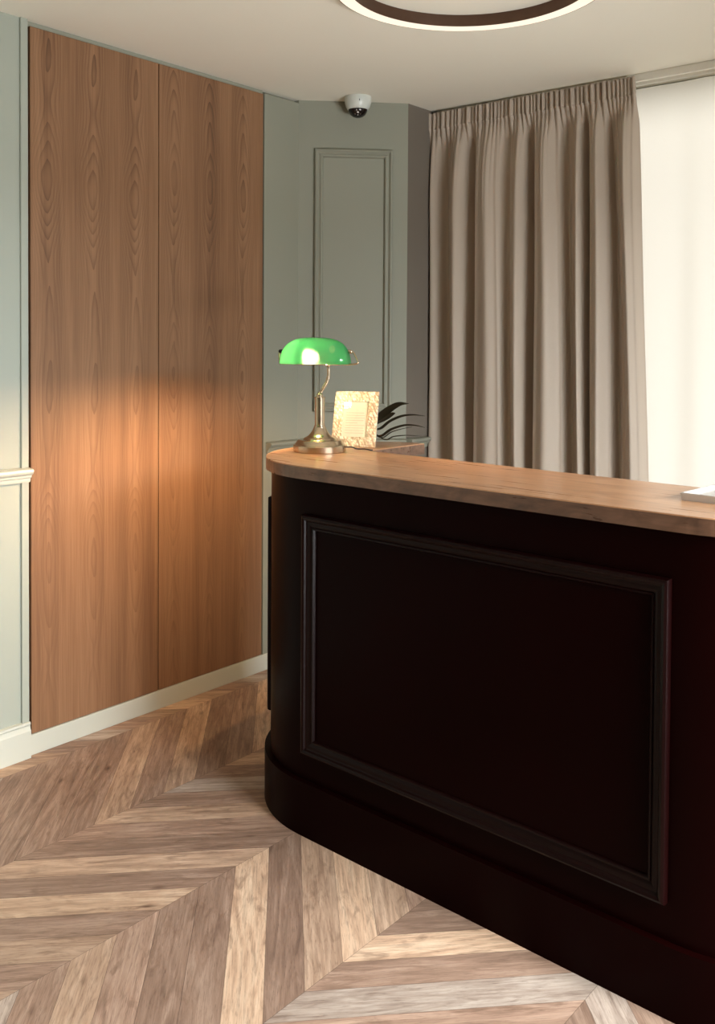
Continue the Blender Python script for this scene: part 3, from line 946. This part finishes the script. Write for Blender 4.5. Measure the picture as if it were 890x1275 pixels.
# ------------------------------------------------------------------ curtain, rail, sheer
def interp(tab, x):
    if x <= tab[0][0]: return tab[0][1]
    for (a, u), (b, v) in zip(tab, tab[1:]):
        if x <= b:
            k = (x - a) / (b - a)
            k = k * k * (3 - 2 * k)
            return u + (v - u) * k
    return tab[-1][1]
YCUR = 3.715
FOLD = [(-2.646, -.3), (-2.61, .6), (-2.54, -.5), (-2.453, .9), (-2.385, -.9), (-2.345, .55), (-2.28, .85), (-2.235, .4), (-2.19, -.35), (-2.123, .75), (-2.074, -1.0),
        (-2.035, .55), (-1.985, .95), (-1.93, .1), (-1.897, -.65), (-1.86, -.25), (-1.828, .75), (-1.793, -1.1), (-1.772, .55), (-1.737, .95), (-1.705, .05), (-1.683, -.7), (-1.65, -.15), (-1.602, .75), (-1.575, .3), (-1.555, -.6)]
def make_curtain():
    cu = empty('curtain', (-2.1, YCUR, 0), 0, 'full length taupe curtain hanging in folds beside the bright window', 'curtain')
    NU, NZ = 420, 70
    ZH, ZTOP, ZB = 2.476, 2.556, .02
    rn = random.Random(5)
    pl = []
    x = -2.646
    while x < -1.55:
        pl.append(x); x += rn.uniform(.015, .030)
    amp = [rn.uniform(.6, 1.1) for _ in pl]
    def pleat(xx):
        import bisect
        i = max(0, min(len(pl) - 2, bisect.bisect(pl, xx) - 1))
        k = (xx - pl[i]) / (pl[i + 1] - pl[i])
        return (math.sin(k * PI) ** .7) * amp[i]
    def pos(u, z):
        xl = -2.636 - .010 * min(1, max(0, (ZTOP - z) / .5))
        t = (ZTOP - z) / (ZTOP - .9)
        xr = -1.606 + .052 * (t ** .8 if t > 0 else 0)
        xs = -2.646 + u * (-1.555 + 2.646)                 # reference coordinate
        xx = xl + u * (xr - xl)
        f = interp(FOLD, xs)
        p = pleat(xs)
        k = min(1, max(0, (ZH + .012 - z) / .42))
        k = 1 - (1 - k) ** 2.2
        if z > ZH:
            y = -.006 - .024 * p
        else:
            g = min(1, max(0, (ZH - z) / .10))
            y = -(.006 + .024 * p) * (1 - g) * .9 - (f * .060 + .008 * p * max(0, 1 - (ZH - z) / .5)) * (.25 + .75 * k) * g - .004 - .012 * (1 - g) * (1 - abs(2 * min(1, max(0, (ZH + .0 - z) / .03)) - 1)) * -.4
        y += .010 * math.sin(xs * 7 + z * .9) * k
        xx += .006 * math.sin(z * 2.3 + xs * 20) * k
        return (xx + 2.1, y, z)
    def sheet(zs, thick):
        bm = bmesh.new()
        rows = [[bm.verts.new(pos(i / NU, z)) for i in range(NU + 1)] for z in zs]
        for a, b in zip(rows, rows[1:]):
            for i in range(NU): bm.faces.new((a[i], a[i + 1], b[i + 1], b[i]))
        return bm
    zs = [ZH - (ZH - ZB) * ((k / NZ) ** 1.5) for k in range(NZ + 1)]
    c = obj('cloth', sheet(zs, .002), M_CURT, cu, smooth=True)
    hb = [ZTOP - .004 + .004 * 0 - (ZTOP - ZH - .004) * k / 8 for k in range(9)]
    hd = obj('heading', sheet(hb, .002), M_CURT, cu, smooth=True)
    for o in (c, hd):
        m = o.modifiers.new('thickness', 'SOLIDIFY'); m.thickness = .0018; m.offset = 0
make_curtain()
rail = box((XC + .012, 3.722, CZ - .030), (XR - .05, 3.742, CZ), .002, 1)
add_box(rail, (XC + .012, 3.785, CZ - .030), (XR - .05, 3.80, CZ), .002, 1)
rr = obj('curtain_rail', rail, M_RAIL)
prop(rr, 'white double curtain rail along the ceiling above the window', 'curtain rail')

def make_sheer():
    bm = bmesh.new()
    N = 500
    x0, x1 = -2.3, 1.25
    rn = random.Random(9)
    ph = [rn.uniform(0, 6.28) for _ in range(4)]
    zs = [CZ - .031 - (CZ - .051) * k / 12 for k in range(13)]
    rows = []
    for z in zs:
        k = min(1, (CZ - z) / .4)
        row = []
        for i in range(N + 1):
            x = x0 + (x1 - x0) * i / N
            y = .006 * math.sin(x * 30 + ph[0] + 1.3 * math.sin(x * 5)) + .006 * math.sin(x * 17 + ph[1])
            row.append(bm.verts.new((x, 3.835 + y * (.35 + .65 * k), z)))
        rows.append(row)
    for a, b in zip(rows, rows[1:]):
        for i in range(N): bm.faces.new((a[i], a[i + 1], b[i + 1], b[i]))
    o = obj('sheer_curtain', bm, M_SHEER, smooth=True)
    prop(o, 'glowing white sheer curtain across the window right of the taupe curtain', 'curtain')
make_sheer()

# ------------------------------------------------------------------ ring light on the ceiling
rl = empty('ring_light', (-1.563, 2.405, CZ), 0, 'round bronze ring light glowing on the ceiling', 'ceiling light')
RO, RI = .418, .367
bm = bmesh.new()
add_lathe(bm, [(RI, 0), (RI, -.038), (RI + .003, -.038), (RI + .003, -.033), (RO - .003, -.033), (RO - .003, -.038), (RO, -.038), (RO, 0), (RI, 0)], 128)
obj('housing', bm, M_RING, rl, angle=40)
bm = bmesh.new()
add_lathe(bm, [(RI + .003, -.034), (RI + .003, -.0385), (RO - .003, -.0385), (RO - .003, -.034), (RI + .003, -.034)], 128)
dif = obj('diffuser', bm, emit('ring_diffuser', (255, 238, 214), 1.25), rl, angle=40)
dif['label'] = 'glowing warm white diffuser strip'

# ------------------------------------------------------------------ security camera
sc_ = empty('security_camera', (-2.735, 3.292, CZ), AZ, 'small white dome security camera on the ceiling above the framed wall panel', 'security camera')
obj('housing', add_lathe(bmesh.new(), [(0, 0), (.060, 0), (.061, -.003), (.0605, -.012), (.059, -.028), (.054, -.044), (.0475, -.056), (.044, -.058), (.042, -.056), (0, -.054)], 48), M_WHITE, sc_, angle=50)
dome = obj('dome', add_lathe(bmesh.new(), [(.043, -.054), (.0425, -.060), (.039, -.070), (.032, -.081), (.022, -.088), (.011, -.0915), (0, -.0925)], 40), M_BLACKGLOSS, sc_, smooth=True)
def dome_dot(az, el, r):
    # small round lens on the dome; az measured from the side facing the room
    c = Vector((math.sin(az) * math.cos(el) * .0425, -math.cos(az) * math.cos(el) * .0425, -.053 - math.sin(el) * .0395))
    n = Vector((c.x, c.y, c.z + .053)).normalized()
    m = Matrix.Translation(c) @ n.to_track_quat('Z', 'Y').to_matrix().to_4x4()
    return add_lathe(bmesh.new(), [(0, .0012), (r * .7, .001), (r, 0), (r, -.001), (0, -.001)], 14, m)
for az, el in ((-.42, .78), (.42, .78), (-.14, .34), (.30, .30), (0, .95)):
    obj('infrared_led', dome_dot(az, el, .0032), M_LED, dome, smooth=True)
obj('lens', dome_dot(0, .6, .0050), M_LED, dome, smooth=True)
bm = bmesh.new(); add_box(bm, (.0055, -.0620, -.030), (.0085, -.0585, -.022), .0008, 1)
obj('screw_slot', bm, M_CABLE, sc_)

# ------------------------------------------------------------------ light
def area(name, loc, rot, sx, sy, power, rgb):
    l = bpy.data.lights.new(name, 'AREA')
    l.shape = 'RECTANGLE'; l.size = sx; l.size_y = sy; l.energy = power; l.color = s2l(rgb)[:3]
    o = bpy.data.objects.new(name, l); COL.objects.link(o)
    o.location = loc; o.rotation_euler = rot
    return o
# daylight outside the two windows, plus an added upward fill
area('daylight_back', (-.55, YW + .85, 1.6), (-PI / 2, 0, 0), 5., 3.6, 171, (255, 250, 252))
def aim(o, target):
    o.rotation_euler = (Vector(target) - o.location).to_track_quat('-Z', 'Y').to_euler()
aim(area('daylight_sky', (XR + 1.5, 1.6, 3.1), (0, 0, 0), 2.6, 2.2, 1850, (242, 246, 255)), (-1.6, 1.1, .1))
aim(area('daylight_street', (XR + .8, 1.5, 1.2), (0, 0, 0), 2.2, 1.8, 22, (242, 246, 255)), (-2.0, 1.2, 1.2))
aim(area('ceiling_upward_fill', (XR + .9, 1.2, -.1), (0, 0, 0), 2.6, 1.4, 395, (248, 249, 255)), (-2.2, .9, 2.6))  # added fill, aimed up through the window to brighten the ceiling
# added weak fill behind the viewpoint, no fixture stands there
area('rear_fill_light', (.2, -.4, CZ - .03), (0, 0, 0), .9, .9, 4, (255, 240, 220))

w = bpy.data.worlds.new('world'); sc.world = w; w.use_nodes = True
nt = w.node_tree
bg = nt.nodes['Background']
sky = nt.nodes.new('ShaderNodeTexSky')
sky.sky_type = 'HOSEK_WILKIE'
sky.sun_direction = (.4, .5, .6)
nt.links.new(sky.outputs[0], bg.inputs[0])
bg.inputs[1].default_value = .6

sc.view_settings.view_transform = 'Standard'
sc.view_settings.look = 'None'
sc.view_settings.exposure = 0
sc.cycles.use_denoising = True
sc.cycles.max_bounces = 10
sc.cycles.diffuse_bounces = 6
sc.cycles.transparent_max_bounces = 12
sc.cycles.sample_clamp_indirect = 6
sc.cycles.caustics_reflective = False
sc.cycles.caustics_refractive = False
